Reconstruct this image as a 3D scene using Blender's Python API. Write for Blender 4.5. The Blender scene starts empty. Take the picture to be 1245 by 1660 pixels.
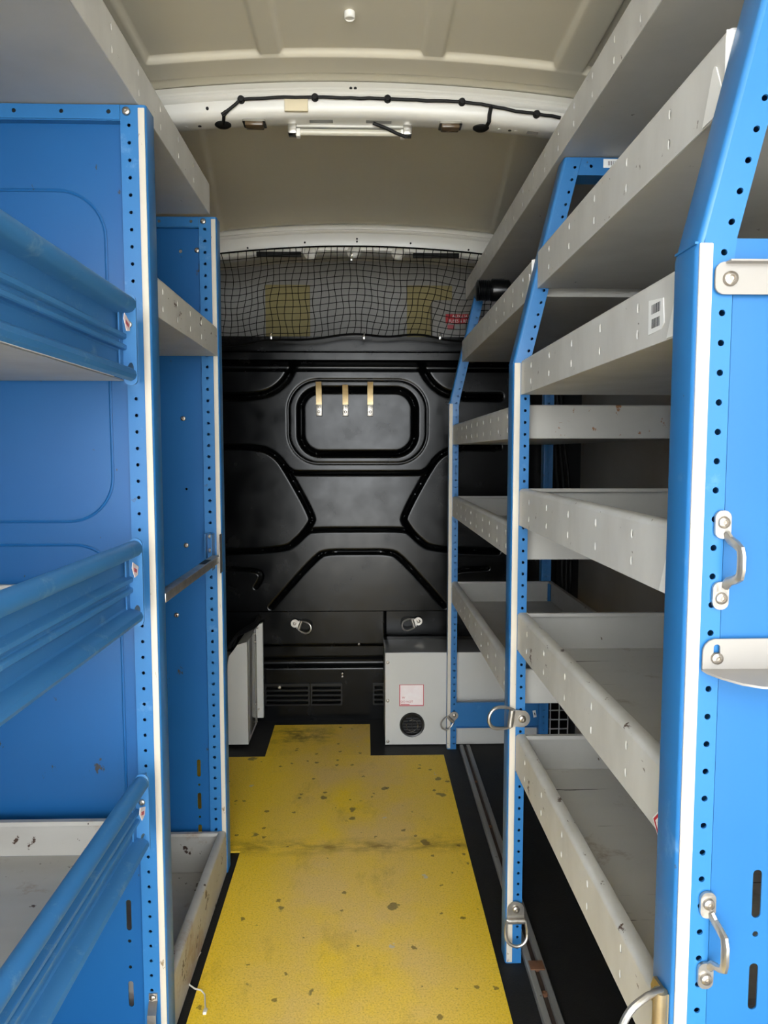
import bpy, bmesh, math, random
from mathutils import Vector, Matrix
random.seed(7)
scn = bpy.context.scene
COL = scn.collection
PI = math.pi

# ------------------------------------------------------------------ camera
cam_d = bpy.data.cameras.new('camera'); cam = bpy.data.objects.new('camera', cam_d); COL.objects.link(cam)
cam_d.sensor_fit = 'VERTICAL'; cam_d.sensor_height = 32.0; cam_d.lens = 1190 / 1660 * 32.0
cam_d.clip_start = 0.02
PITCH, YAW = 0.0798, 0.0258
cam.location = (0, 0, 1.05)
cam.rotation_euler = (PI / 2 - PITCH, 0, -YAW)
scn.camera = cam

# ------------------------------------------------------------------ sky: plain overcast daylight
w = bpy.data.worlds.new('overcast_sky'); scn.world = w; w.use_nodes = True
bg = w.node_tree.nodes['Background']
bg.inputs[0].default_value = (0.93, 0.97, 1.0, 1); bg.inputs[1].default_value = 1.0
scn.view_settings.view_transform = 'Standard'; scn.view_settings.look = 'None'
scn.view_settings.gamma = 1.0; scn.view_settings.use_curve_mapping = False
scn.view_settings.exposure = 3.62
added_sun_d = bpy.data.lights.new('added_sun', 'SUN'); added_sun_d.energy = 3.0; added_sun_d.angle = .03; added_sun_d.color = (1.0, .96, .9)
added_sun = bpy.data.objects.new('added_sun', added_sun_d); COL.objects.link(added_sun); added_sun.rotation_euler = (math.radians(-35), math.radians(12), 0)   # added high ahead of the van: the lit yard brightens the roof inside

# ------------------------------------------------------------------ materials
def srgb(r, g, b):
    f = lambda c: (c / 255 / 12.92) if c <= 10 else ((c / 255 + .055) / 1.055) ** 2.4
    return (f(r), f(g), f(b), 1)

def mat(name, base, rough=.5, metal=0., base2=None, scale=6., stretch=(1, 1, 1), var=.5, bump=0., bscale=200.,
        bstretch=(1, 1, 1), spec=.5, chips=None, chip_scale=30., chip_t=.7, chip_stretch=(1, 1, 1), coat=0., rvar=0.,
        scuff=None, scuff_scale=9., scuff_t=.62):
    m = bpy.data.materials.new(name); m.use_nodes = True
    nt = m.node_tree; N = nt.nodes; L = nt.links; p = N['Principled BSDF']
    p.inputs['Roughness'].default_value = rough; p.inputs['Metallic'].default_value = metal
    p.inputs['Specular IOR Level'].default_value = spec; p.inputs['Coat Weight'].default_value = coat
    p.inputs['Coat Roughness'].default_value = .12
    tc = N.new('ShaderNodeTexCoord')
    def noise(sc, st, detail=4, rough_=.55):
        mp = N.new('ShaderNodeMapping'); mp.inputs['Scale'].default_value = st
        L.new(tc.outputs['Object'], mp.inputs[0])
        n = N.new('ShaderNodeTexNoise'); n.inputs['Scale'].default_value = sc; n.inputs['Detail'].default_value = detail
        n.inputs['Roughness'].default_value = rough_
        L.new(mp.outputs[0], n.inputs['Vector']); return n.outputs['Fac']
    def ramp(sock, a, b):
        r = N.new('ShaderNodeMapRange'); r.inputs[1].default_value = a; r.inputs[2].default_value = b
        L.new(sock, r.inputs[0]); return r.outputs[0]
    def mix(fac, a, b):
        x = N.new('ShaderNodeMix'); x.data_type = 'RGBA'
        if hasattr(fac, 'links'): L.new(fac, x.inputs[0])
        else: x.inputs[0].default_value = fac
        for s, v in ((x.inputs[6], a), (x.inputs[7], b)):
            if isinstance(v, tuple): s.default_value = v
            else: L.new(v, s)
        return x.outputs[2]
    c = base
    if base2:
        c = mix(ramp(noise(scale, stretch), .5 - var / 2, .5 + var / 2), base, base2)
    if scuff:
        c = mix(ramp(noise(scuff_scale, (1, 1, 1), 8, .7), scuff_t, scuff_t + .12), c, scuff)
    if chips:
        c = mix(ramp(noise(chip_scale, chip_stretch, 6, .65), chip_t, chip_t + .02), c, chips)
    if isinstance(c, tuple): p.inputs['Base Color'].default_value = c
    else: L.new(c, p.inputs['Base Color'])
    if rvar:
        r = ramp(noise(14, (1, 1, 1), 6), .3, .7)
        a = N.new('ShaderNodeMath'); a.operation = 'MULTIPLY_ADD'; L.new(r, a.inputs[0])
        a.inputs[1].default_value = rvar; a.inputs[2].default_value = rough; L.new(a.outputs[0], p.inputs['Roughness'])
    if bump:
        b = N.new('ShaderNodeBump'); b.inputs['Strength'].default_value = bump; b.inputs['Distance'].default_value = .002
        L.new(noise(bscale, bstretch, 3), b.inputs['Height']); L.new(b.outputs[0], p.inputs['Normal'])
    m['k'] = 1
    return m

M = {}
M['blue'] = mat('blue_lit_paint', srgb(40, 107, 166), .38, base2=srgb(46, 113, 171), scale=4, spec=.4, coat=.15,
                chips=srgb(70, 76, 84), chip_scale=26, chip_t=.70, scuff=srgb(84, 134, 184), scuff_scale=14, scuff_t=.60)  # same paint as the panels, base lifted for the brighter-lit posts
M['blue_panel_shaded'] = mat('blue_panel_shaded_paint', srgb(22, 84, 142), .34, base2=srgb(28, 92, 150), scale=3, spec=.4, coat=.15,
                      chips=srgb(62, 58, 58), chip_scale=17, chip_t=.675, chip_stretch=(1.6, 1, 1))  # same blue paint, base darkened for the dimmer light on the left panels
M['blue_near_dimmed'] = mat('blue_near_dimmed_paint', srgb(33, 97, 154), .38, base2=srgb(38, 103, 160), scale=4, spec=.4, coat=.15, scuff=srgb(96, 132, 160), scuff_scale=7, scuff_t=.68)  # same blue paint, base toned down against strong light on the near panel
M['blue_rail'] = mat('blue_rail_paint', srgb(48, 108, 164), .42, base2=srgb(62, 122, 174), scale=10, stretch=(1, .15, 1), spec=.4,
                     scuff=srgb(96, 140, 178), scuff_scale=24, scuff_t=.58)
M['tray'] = mat('grey_tray_paint', srgb(182, 180, 173), .36, base2=srgb(168, 166, 160), scale=8, spec=.5, rvar=.15,
                chips=srgb(96, 84, 72), chip_scale=34, chip_t=.68, chip_stretch=(1, .8, 1), bump=.08, bscale=60)
M['tray_lip'] = mat('grey_lip_paint', srgb(212, 211, 207), .34, base2=srgb(194, 192, 187), scale=16, stretch=(1, 1, .4), spec=.5,
                    rvar=.18, scuff=srgb(206, 204, 198), scuff_scale=30, scuff_t=.60, chips=srgb(84, 72, 62), chip_scale=52, chip_t=.675)
M['tray_old'] = mat('worn_grey_tray_paint', srgb(184, 182, 176), .42, base2=srgb(164, 160, 152), scale=10, stretch=(.25, 1, 1), spec=.4,
                    chips=srgb(66, 48, 38), chip_scale=24, chip_t=.615, scuff=srgb(146, 122, 100), scuff_scale=7, scuff_t=.56)
M['tray_mat'] = mat('grey_tray_floor', srgb(196, 194, 187), .5, base2=srgb(206, 203, 195), scale=10, stretch=(.12, 1, 1), spec=.4,
                    chips=srgb(52, 42, 34), chip_scale=26, chip_t=.63, chip_stretch=(.08, 2.2, 1), scuff=srgb(150, 132, 112), scuff_scale=8, scuff_t=.56)
M['white_paint'] = mat('white_bracket_paint', srgb(150, 146, 141), .4, base2=srgb(142, 137, 130), chips=srgb(150, 110, 80), chip_scale=40, chip_t=.75)
M['strip'] = mat('white_edge_strip', srgb(206, 202, 192), .5, base2=srgb(196, 187, 170), scale=5, stretch=(1, 1, .5), spec=.3,
                 chips=srgb(140, 122, 96), chip_scale=60, chip_t=.66, chip_stretch=(1, 1, .35))
M['tab'] = mat('bright_corner_tab', srgb(234, 233, 229), .45)
M['lip_old'] = mat('chipped_grey_lip_paint', srgb(208, 206, 199), .38, base2=srgb(190, 187, 178), scale=16, stretch=(1, 1, .4), spec=.4,
                   rvar=.18, chips=srgb(84, 64, 50), chip_scale=38, chip_t=.635, chip_stretch=(1, .5, 1), scuff=srgb(208, 204, 196), scuff_scale=30, scuff_t=.6)
M['end_rust'] = mat('rust_spotted_tray_end', srgb(182, 180, 173), .36, base2=srgb(168, 166, 160), scale=8, chips=srgb(142, 98, 62), chip_scale=42, chip_t=.64)
M['roof'] = mat('roof_skin_paint', srgb(216, 210, 192), .45, base2=srgb(210, 203, 184), scale=2, spec=.35, scuff=srgb(220, 214, 200), scuff_scale=4, scuff_t=.66)
M['beam'] = mat('white_body_paint', srgb(220, 218, 211), .3, base2=srgb(213, 211, 203), scale=3, spec=.5, coat=.2)
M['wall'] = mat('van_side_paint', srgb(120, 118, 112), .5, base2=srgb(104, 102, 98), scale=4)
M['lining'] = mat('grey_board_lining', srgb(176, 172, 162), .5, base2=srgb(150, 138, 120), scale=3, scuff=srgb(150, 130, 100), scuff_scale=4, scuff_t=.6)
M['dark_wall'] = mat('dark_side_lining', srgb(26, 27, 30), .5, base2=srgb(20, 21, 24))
M['black_plastic'] = mat('black_moulded_plastic', srgb(4, 5, 6), .17, base2=srgb(6, 7, 8), scale=5, spec=.26, rvar=.12,
                         scuff=srgb(20, 21, 22), scuff_scale=13, scuff_t=.64, chips=srgb(6, 6, 6), chip_scale=22, chip_t=.74)
M['rubber'] = mat('black_rubber', srgb(22, 22, 23), .6, base2=srgb(32, 32, 32), scale=30, spec=.3, chips=srgb(120, 116, 106), chip_scale=90, chip_t=.72, bump=.4, bscale=260)
M['black'] = mat('matt_black', srgb(14, 14, 15), .6, spec=.3)
M['gloss_black'] = mat('glossy_black', srgb(14, 15, 17), .28)
M['cord'] = mat('black_net_cord', srgb(10, 10, 10), .8, spec=.1)
M['steel'] = mat('zinc_steel', srgb(196, 192, 184), .34, .85, base2=srgb(160, 154, 146), scale=40, chips=srgb(128, 90, 60), chip_scale=60, chip_t=.7, bump=.15, bscale=300)
M['bolt'] = mat('bolt_steel', srgb(186, 180, 170), .32, .9, base2=srgb(140, 130, 120), scale=80)
M['alu'] = mat('aluminium_track', srgb(160, 160, 158), .4, .2, base2=srgb(112, 111, 108), scale=20, stretch=(1, .1, 1), chips=srgb(80, 70, 60), chip_scale=50, chip_t=.69)
M['rust'] = mat('rusty_groove', srgb(74, 56, 44), .8, base2=srgb(50, 42, 38), scale=30, stretch=(1, .2, 1))
M['rust_bolt'] = mat('rusty_bolt', srgb(134, 96, 70), .7, .3, base2=srgb(100, 66, 46), scale=80)
M['hook'] = mat('brass_tinted_hook', srgb(196, 180, 146), .34, .8, base2=srgb(170, 150, 116), scale=40)
M['box'] = mat('cabinet_grey_paint', srgb(196, 195, 190), .4, base2=srgb(188, 187, 181), scale=4, chips=srgb(110, 104, 98), chip_scale=30, chip_t=.76)
M['box_top'] = mat('cabinet_top_paint', srgb(120, 120, 118), .25, base2=srgb(112, 112, 111))
M['sticker'] = mat('white_sticker', srgb(240, 240, 238), .45)
M['worn_sticker'] = mat('faded_sticker', srgb(244, 238, 236), .5, base2=srgb(238, 220, 220), scale=30, scuff=srgb(214, 150, 152), scuff_scale=60, scuff_t=.66)
M['red'] = mat('red_print', srgb(196, 30, 44), .5)
M['fade_red'] = mat('faded_red_print', srgb(190, 84, 92), .5)
M['ink'] = mat('black_print', srgb(40, 40, 44), .5)
M['cream'] = mat('cream_tape', srgb(226, 214, 184), .6, base2=srgb(218, 204, 172), scale=30)
M['ply'] = mat('yellowed_board', srgb(168, 156, 108), .7, base2=srgb(150, 138, 92), scale=6)
M['headliner'] = mat('cab_header_paint', srgb(168, 166, 162), .6, base2=srgb(150, 148, 144), scale=3)
M['lamp_glass'] = mat('smoky_lamp_lens', srgb(112, 96, 74), .2, base2=srgb(84, 66, 46), scale=60)
M['chrome'] = mat('chrome_rim', srgb(190, 188, 182), .2, .9)
M['tube'] = mat('unlit_tube', srgb(206, 202, 186), .2)
M['tie'] = mat('white_nylon', srgb(214, 210, 200), .5)
M['asphalt'] = mat('pale_concrete', srgb(168, 165, 158), .9, base2=srgb(154, 151, 145), scale=4)
M['white_plastic'] = mat('white_plastic', srgb(240, 238, 232), .4)
M['grille'] = mat('grey_wire', srgb(150, 150, 150), .5)

def yellow_mat():
    m = bpy.data.materials.new('yellow_grit_sheet'); m.use_nodes = True
    nt = m.node_tree; N = nt.nodes; L = nt.links; p = N['Principled BSDF']
    p.inputs['Roughness'].default_value = .62; p.inputs['Specular IOR Level'].default_value = .35
    g = N.new('ShaderNodeNewGeometry')
    def noise(sc, st=(1, 1, 1), d=5, r=.6):
        mp = N.new('ShaderNodeMapping'); mp.inputs['Scale'].default_value = st; L.new(g.outputs['Position'], mp.inputs[0])
        n = N.new('ShaderNodeTexNoise'); n.inputs['Scale'].default_value = sc; n.inputs['Detail'].default_value = d; n.inputs['Roughness'].default_value = r
        L.new(mp.outputs[0], n.inputs['Vector']); return n.outputs['Fac']
    def rng(s, a, b, c=0., e=1.):
        r = N.new('ShaderNodeMapRange'); L.new(s, r.inputs[0])
        for i, v in enumerate((a, b, c, e)): r.inputs[i + 1].default_value = v
        return r.outputs[0]
    def mth(op, a, b):
        x = N.new('ShaderNodeMath'); x.operation = op
        for i, v in enumerate((a, b)):
            if hasattr(v, 'links'): L.new(v, x.inputs[i])
            else: x.inputs[i].default_value = v
        return x.outputs[0]
    def mix(f, a, b):
        x = N.new('ShaderNodeMix'); x.data_type = 'RGBA'; L.new(f, x.inputs[0])
        for s, v in ((x.inputs[6], a), (x.inputs[7], b)):
            if isinstance(v, tuple): s.default_value = v
            else: L.new(v, s)
        return x.outputs[2]
    sep = N.new('ShaderNodeSeparateXYZ'); L.new(g.outputs['Position'], sep.inputs[0])
    # foot-worn middle of the aisle: tan, the edges stay clean yellow
    ax = mth('ABSOLUTE', mth('ADD', sep.outputs[0], .02), 0)
    wear = mth('MULTIPLY', rng(ax, .30, .12), rng(noise(5, (1, .8, 1)), .30, .62))
    c = mix(mth('MULTIPLY', wear, .9), srgb(244, 204, 44), srgb(232, 196, 122))
    c = mix(mth('MULTIPLY', rng(noise(9, (1, .5, 1), 8, .7), .55, .75), .5), c, srgb(150, 120, 40))
    c = mix(mth('MULTIPLY', rng(noise(300, d=2), .45, .7), .35), c, srgb(255, 224, 120))
    c = mix(mth('MULTIPLY', rng(noise(260, d=2), .5, .72), .35), c, srgb(120, 92, 20))
    # dark blotches and pale flecks
    def spots(sc, t, dens):
        v = N.new('ShaderNodeTexVoronoi'); v.inputs['Scale'].default_value = sc
        mp = N.new('ShaderNodeMapping'); L.new(g.outputs['Position'], mp.inputs[0])
        wn = N.new('ShaderNodeTexNoise'); wn.inputs['Scale'].default_value = sc * 4; L.new(g.outputs['Position'], wn.inputs['Vector'])
        va = N.new('ShaderNodeVectorMath'); va.operation = 'SCALE'; L.new(wn.outputs['Color'], va.inputs[0]); va.inputs['Scale'].default_value = .35 / sc
        vb = N.new('ShaderNodeVectorMath'); L.new(mp.outputs[0], vb.inputs[0]); L.new(va.outputs[0], vb.inputs[1])
        L.new(vb.outputs[0], v.inputs['Vector'])
        sc_ = N.new('ShaderNodeSeparateColor'); L.new(v.outputs['Color'], sc_.inputs[0])
        return mth('MULTIPLY', rng(v.outputs['Distance'], t, t * .8), mth('GREATER_THAN', sc_.outputs[0], dens))
    c = mix(mth('MULTIPLY', spots(11, .16, .62), .75), c, srgb(104, 92, 60))
    c = mix(mth('MULTIPLY', spots(26, .17, .60), .7), c, srgb(92, 74, 40))
    c = mix(mth('MULTIPLY', spots(12, .10, .78), .8), c, srgb(206, 196, 178))
    # black grime ground in on the small sheet, and a dirty line along the joint
    gx = mth('MULTIPLY', mth('ADD', sep.outputs[0], .25), 1 / .16); gy = mth('MULTIPLY', mth('ADD', sep.outputs[1], -2.66), 1 / .11)
    gd = mth('ADD', mth('MULTIPLY', gx, gx), mth('MULTIPLY', gy, gy))
    c = mix(mth('MULTIPLY', mth('MULTIPLY', rng(gd, 1., .1), rng(noise(18, (.6, 1, 1), 8, .75), .44, .62)), .8), c, srgb(52, 42, 14))
    jd = mth('ABSOLUTE', mth('ADD', sep.outputs[1], -1.885), 0)
    c = mix(mth('MULTIPLY', mth('MULTIPLY', rng(jd, .05, .0), rng(noise(14, (1, 2, 1), 6), .4, .65)), .75), c, srgb(112, 84, 22))
    L.new(c, p.inputs['Base Color'])
    b = N.new('ShaderNodeBump'); b.inputs['Strength'].default_value = .35; b.inputs['Distance'].default_value = .0015
    L.new(noise(220, d=2), b.inputs['Height']); L.new(b.outputs[0], p.inputs['Normal'])
    return m
M['yellow'] = yellow_mat()

# ------------------------------------------------------------------ mesh helpers
def BM(): return bmesh.new()

def box(bm, x0, x1, y0, y1, z0, z1, bev=0.):
    t = bmesh.new()
    vs = [t.verts.new((x, y, z)) for x in (x0, x1) for y in (y0, y1) for z in (z0, z1)]
    for f in ((0, 1, 3, 2), (4, 6, 7, 5), (0, 4, 5, 1), (2, 3, 7, 6), (0, 2, 6, 4), (1, 5, 7, 3)):
        t.faces.new([vs[i] for i in f])
    bmesh.ops.recalc_face_normals(t, faces=t.faces)
    if bev: bmesh.ops.bevel(t, geom=list(t.edges), offset=bev, segments=2, affect='EDGES', profile=.5)
    merge(bm, t)

def merge(bm, t):
    mp = {v: bm.verts.new(v.co) for v in t.verts}
    for f in t.faces:
        try: bm.faces.new([mp[v] for v in f.verts])
        except ValueError: pass
    t.free()

def circle(cx, cy, r, n=12, ry=None):
    return [(cx + r * math.cos(2 * PI * i / n), cy + (ry or r) * math.sin(2 * PI * i / n)) for i in range(n)]

def rrect(x0, x1, y0, y1, r, n=6):
    r = min(r, (x1 - x0) / 2, (y1 - y0) / 2); o = []
    for cx, cy, a in ((x1 - r, y1 - r, 0), (x0 + r, y1 - r, 90), (x0 + r, y0 + r, 180), (x1 - r, y0 + r, 270)):
        for i in range(n + 1):
            t = math.radians(a + 90 * i / n); o.append((cx + r * math.cos(t), cy + r * math.sin(t)))
    return o

def plate(bm, outer, holes, mapf, t):
    """flat sheet with real holes: outline and holes in (u,v), mapf(u,v,w) -> point, w runs 0..t"""
    q = bmesh.new(); loops = []
    def uniq(lp):
        o = []
        for p in lp:
            if not o or math.dist(p, o[-1]) > 1e-5: o.append(tuple(p))
        if math.dist(o[0], o[-1]) < 1e-5: o.pop()
        return o
    for lp in [uniq(l) for l in [outer] + holes]:
        vs = [q.verts.new((u, v, 0)) for u, v in lp]
        for i in range(len(vs)): q.edges.new((vs[i], vs[(i + 1) % len(vs)]))
        loops.append([tuple(p) for p in lp])
    if holes: bmesh.ops.triangle_fill(q, edges=list(q.edges), use_beauty=True, use_dissolve=False)
    else: q.faces.new(list(q.verts))
    k = bmesh.new()
    if holes:
        ar = lambda L: abs(sum(a[0] * c[1] - c[0] * a[1] for a, c in zip(L, L[1:] + L[:1]))) / 2
        want = ar(loops[0]) - sum(ar(l) for l in loops[1:]); got = sum(f.calc_area() for f in q.faces)
        if abs(want - got) > .01 * want: print('PLATE HOLE FILL MISMATCH', want, got, len(holes))
    for w in (0, t):
        mp = {v: k.verts.new(mapf(v.co.x, v.co.y, w)) for v in q.verts}
        for f in q.faces: k.faces.new([mp[v] for v in f.verts])
    for lp in loops:
        a = [k.verts.new(mapf(u, v, 0)) for u, v in lp]; b = [k.verts.new(mapf(u, v, t)) for u, v in lp]
        for i in range(len(lp)):
            j = (i + 1) % len(lp); k.faces.new((a[i], a[j], b[j], b[i]))
    bmesh.ops.remove_doubles(k, verts=k.verts, dist=1e-6)
    bmesh.ops.recalc_face_normals(k, faces=k.faces)
    q.free(); merge(bm, k)

def XZ(y, s=1): return lambda u, v, w: (u, y + s * w, v)
def YZ(x, s=1): return lambda u, v, w: (x + s * w, u, v)
def XY(z, s=1): return lambda u, v, w: (u, v, z + s * w)

def tube(bm, pts, r, n=8, closed=False, cap=True, rb=None):
    pts = [Vector(p) for p in pts]; N = len(pts); rings = []
    up = None
    for i, p in enumerate(pts):
        a = pts[(i - 1) % N] if (closed or i > 0) else p
        b = pts[(i + 1) % N] if (closed or i < N - 1) else p
        t = (b - a).normalized()
        if up is None:
            up = Vector((0, 0, 1)) if abs(t.z) < .9 else Vector((1, 0, 0))
        s = t.cross(up).normalized(); up = s.cross(t).normalized()
        rings.append([bm.verts.new(p + s * r * math.cos(2 * PI * k / n) + up * (rb or r) * math.sin(2 * PI * k / n)) for k in range(n)])
    for i in range(N if closed else N - 1):
        A, B_ = rings[i], rings[(i + 1) % N]
        for k in range(n): bm.faces.new((A[k], A[(k + 1) % n], B_[(k + 1) % n], B_[k]))
    if cap and not closed:
        bm.faces.new(rings[0][::-1]); bm.faces.new(rings[-1])

def strap(bm, pts, side, width, th):
    """flat bar following pts; side = constant width direction"""
    pts = [Vector(p) for p in pts]; s = Vector(side).normalized(); rings = []
    for i, p in enumerate(pts):
        t = (pts[min(i + 1, len(pts) - 1)] - pts[max(i - 1, 0)]).normalized(); n = t.cross(s).normalized()
        rings.append([bm.verts.new(p + s * a * width / 2 + n * b * th / 2) for a, b in ((-1, -1), (1, -1), (1, 1), (-1, 1))])
    for A, B_ in zip(rings, rings[1:]):
        for k in range(4): bm.faces.new((A[k], A[(k + 1) % 4], B_[(k + 1) % 4], B_[k]))
    bm.faces.new(rings[0][::-1]); bm.faces.new(rings[-1])

def lathe(bm, c, axis, prof, n=20):
    ax = Vector(axis).normalized(); u = ax.orthogonal().normalized(); v = ax.cross(u); c = Vector(c); rings = []
    for r, h in prof:
        if r < 1e-6: rings.append([bm.verts.new(c + ax * h)])
        else: rings.append([bm.verts.new(c + ax * h + (u * math.cos(2 * PI * k / n) + v * math.sin(2 * PI * k / n)) * r) for k in range(n)])
    for A, B_ in zip(rings, rings[1:]):
        for k in range(n):
            a, b = A[k % len(A)], A[(k + 1) % len(A)]; d, e = B_[k % len(B_)], B_[(k + 1) % len(B_)]
            f = list(dict.fromkeys((a, b, e, d)))
            if len(f) > 2: bm.faces.new(f)

def ribbon(bm, prof, t, mapf, stations):
    """sheet of thickness t whose cross-section is the open polyline prof, swept through stations"""
    P = [Vector((a, b, 0)) for a, b in prof]; off = []
    for i, p in enumerate(P):
        d = (P[min(i + 1, len(P) - 1)] - P[max(i - 1, 0)]).normalized(); off.append(p + Vector((-d.y, d.x, 0)) * t)
    loop = P + off[::-1]; rings = []
    for s in stations: rings.append([bm.verts.new(mapf(q.x, q.y, s)) for q in loop])
    n = len(loop)
    for A, B_ in zip(rings, rings[1:]):
        for k in range(n): bm.faces.new((A[k], A[(k + 1) % n], B_[(k + 1) % n], B_[k]))
    m = len(P)
    for R in (rings[0], rings[-1]):
        for i in range(m - 1): bm.faces.new((R[i], R[i + 1], R[n - 2 - i], R[n - 1 - i]))

def obj(name, bm, m, parent=None, angle=35, base=None):
    """link the bmesh (world coordinates) as one object; its origin goes to the parent's, or to the middle of its base"""
    bmesh.ops.recalc_face_normals(bm, faces=bm.faces)
    if parent is not None:
        o0 = parent['world'] if 'world' in parent else (0, 0, 0)
    elif base is not None: o0 = base
    else:
        xs = [v.co for v in bm.verts]
        o0 = ((min(c.x for c in xs) + max(c.x for c in xs)) / 2, (min(c.y for c in xs) + max(c.y for c in xs)) / 2, min(c.z for c in xs))
    o0 = Vector(o0)
    for v in bm.verts: v.co -= o0
    me = bpy.data.meshes.new(name); bm.to_mesh(me); bm.free()
    if isinstance(m, (list, tuple)):
        for x in m: me.materials.append(x)
    else: me.materials.append(m)
    if angle:
        me.polygons.foreach_set('use_smooth', [True] * len(me.polygons)); me.set_sharp_from_angle(angle=math.radians(angle))
    o = bpy.data.objects.new(name, me); COL.objects.link(o)
    if parent is not None:
        o.parent = parent; o['world'] = tuple(o0)
    else:
        o.location = o0; o['world'] = tuple(o0)
    return o

def thing(name, label, cat, loc, group=None):
    e = bpy.data.objects.new(name, None); COL.objects.link(e); e.location = loc; e['world'] = tuple(loc)
    e.empty_display_size = .05
    e['label'] = label; e['category'] = cat
    if group: e['group'] = group
    return e

def tag(o, label, cat, group=None):
    o['label'] = label; o['category'] = cat
    if group: o['group'] = group
    return o

def struct(name, bm, m, parent=None, angle=35):
    o = obj(name, bm, m, parent, angle)
    if parent is None: o['kind'] = 'structure'
    return o

def text(body, size, loc, rot, m, parent, name='lettering', xs=1.):
    cu = bpy.data.curves.new(name, 'FONT'); cu.body = body; cu.size = size; cu.extrude = .0002; cu.align_x = 'CENTER'; cu.align_y = 'CENTER'
    cu.materials.append(m)
    q = bpy.data.objects.new(name, cu); COL.objects.link(q)
    me = bpy.data.meshes.new_from_object(q.evaluated_get(bpy.context.evaluated_depsgraph_get())); bpy.data.objects.remove(q)
    me.materials.clear(); me.materials.append(m)
    o = bpy.data.objects.new(name, me); COL.objects.link(o); o.parent = parent
    o.location = Vector(loc) - Vector(parent['world']); o.rotation_euler = rot; o.scale = (xs, 1, 1)
    return o

BOLT = {}
def bolt(parent, p, axis, r=.006, m='bolt', name='bolt'):
    key = (round(r, 4), m)
    if key not in BOLT:
        b = BM(); lathe(b, (0, 0, 0), (0, 0, 1), [(r, 0), (r, r * .25), (r * .9, r * .55), (r * .55, r * .75), (r * .42, r * .75), (r * .36, r * .35), (0, r * .35)], 16)
        me = bpy.data.meshes.new('bolt'); bmesh.ops.recalc_face_normals(b, faces=b.faces); b.to_mesh(me); b.free(); me.materials.append(M[m])
        me.polygons.foreach_set('use_smooth', [True] * len(me.polygons)); me.set_sharp_from_angle(angle=.6)
        BOLT[key] = me
    o = bpy.data.objects.new(name, BOLT[key]); COL.objects.link(o); o.parent = parent
    o.location = Vector(p) - Vector(parent['world'])
    o.rotation_euler = Vector((0, 0, 1)).rotation_difference(Vector(axis)).to_euler()
    o['world'] = tuple(p)
    return o

def bolt_sub(parent_part, thing_, *a, **k): return bolt(parent_part, *a, **k)

# ------------------------------------------------------------------ the van body
XW0, XW1, YB, YF = -.80, .74, -.75, 3.32  # YB lengthens the unseen body behind the camera, dimming light on the near frame
ROOF = lambda x: 1.90 - .12 * (x + .03) ** 2
def sstep(a, b, x):
    t = max(0., min(1., (x - a) / (b - a))); return t * t * (3 - 2 * t)

b = BM(); box(b, XW0 - .05, XW1 + .05, YB, YF, -.05, 0); floor = struct('floor', b, M['rubber'])
b = BM(); box(b, XW0 - .04, XW0, YB, YF, 0, 1.88); struct('wall_left', b, M['wall'])
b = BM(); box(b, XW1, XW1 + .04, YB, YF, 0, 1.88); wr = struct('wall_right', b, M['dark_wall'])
b = BM(); box(b, .722, .7395, .2, 2.45, .02, 1.60, .003); obj('lining_board', b, M['lining'], wr)
b = BM(); box(b, XW0, XW1, YF - .02, YF + .02, 0, 1.92); struct('wall_cab', b, M['headliner'])
b = BM(); box(b, XW0, XW1, 2.83, YF - .02, 1.44, 1.468); struct('trim_3', b, M['black_plastic'])
b = BM(); box(b, -8, 8, -12, 6, -.72, -.65); struct('ground', b, M['asphalt'])

# roof skin with its pressed channels
def roof_h(x, y):
    h = 0.
    if y < 1.70:
        for a, c, s in ((-.221, -.176, .75), (.124, .168, .75), (.405, .468, .9), (-.50, -.455, .9)):
            cut = 1 - sstep(1.655, 1.675, y) * 0
            h = max(h, s * sstep(a - .005, a + .003, x) * (1 - sstep(c - .003, c + .005, x)) * cut)
        h = max(h, sstep(1.620, 1.629, y))
        return -.013 * h
    if y > 1.80 and y < 2.79:
        f = (y - 1.96) / .84
        for c in (-.12 - .024 * f, .066 + .019 * f): h += .35 * math.exp(-((x - c) / .004) ** 2)
        xl, xr = -.415 - .11 * f, .388 + .084 * f
        e = sstep(xl + .006, xl - .006, x) if False else (1 - sstep(xl - .006, xl + .006, x))
        e = max(e, sstep(xr - .006, xr + .006, x))
        return -.002 * h - .012 * e
    return -.010
xs = [XW0 - .03 + i * (XW1 - XW0 + .06) / 400 for i in range(401)]
ys = [YB + i * (1.38 - YB) / 40 for i in range(40)] + [1.38 + .004 * i for i in range(105)] + [1.80 + i * (YF - 1.80) / 100 for i in range(101)]
b = BM(); G = [[b.verts.new((x, y, ROOF(x) + roof_h(x, y))) for x in xs] for y in ys]
for j in range(len(ys) - 1):
    for i in range(len(xs) - 1): b.faces.new((G[j][i], G[j][i + 1], G[j + 1][i + 1], G[j + 1][i]))
ceil_o = struct('ceiling', b, M['roof'], angle=60)
for p in ceil_o.data.polygons: pass
if ceil_o.data.polygons[0].normal.z > 0: ceil_o.data.flip_normals()
sol = ceil_o.modifiers.new('thick', 'SOLIDIFY'); sol.thickness = .03; sol.offset = -1

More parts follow.
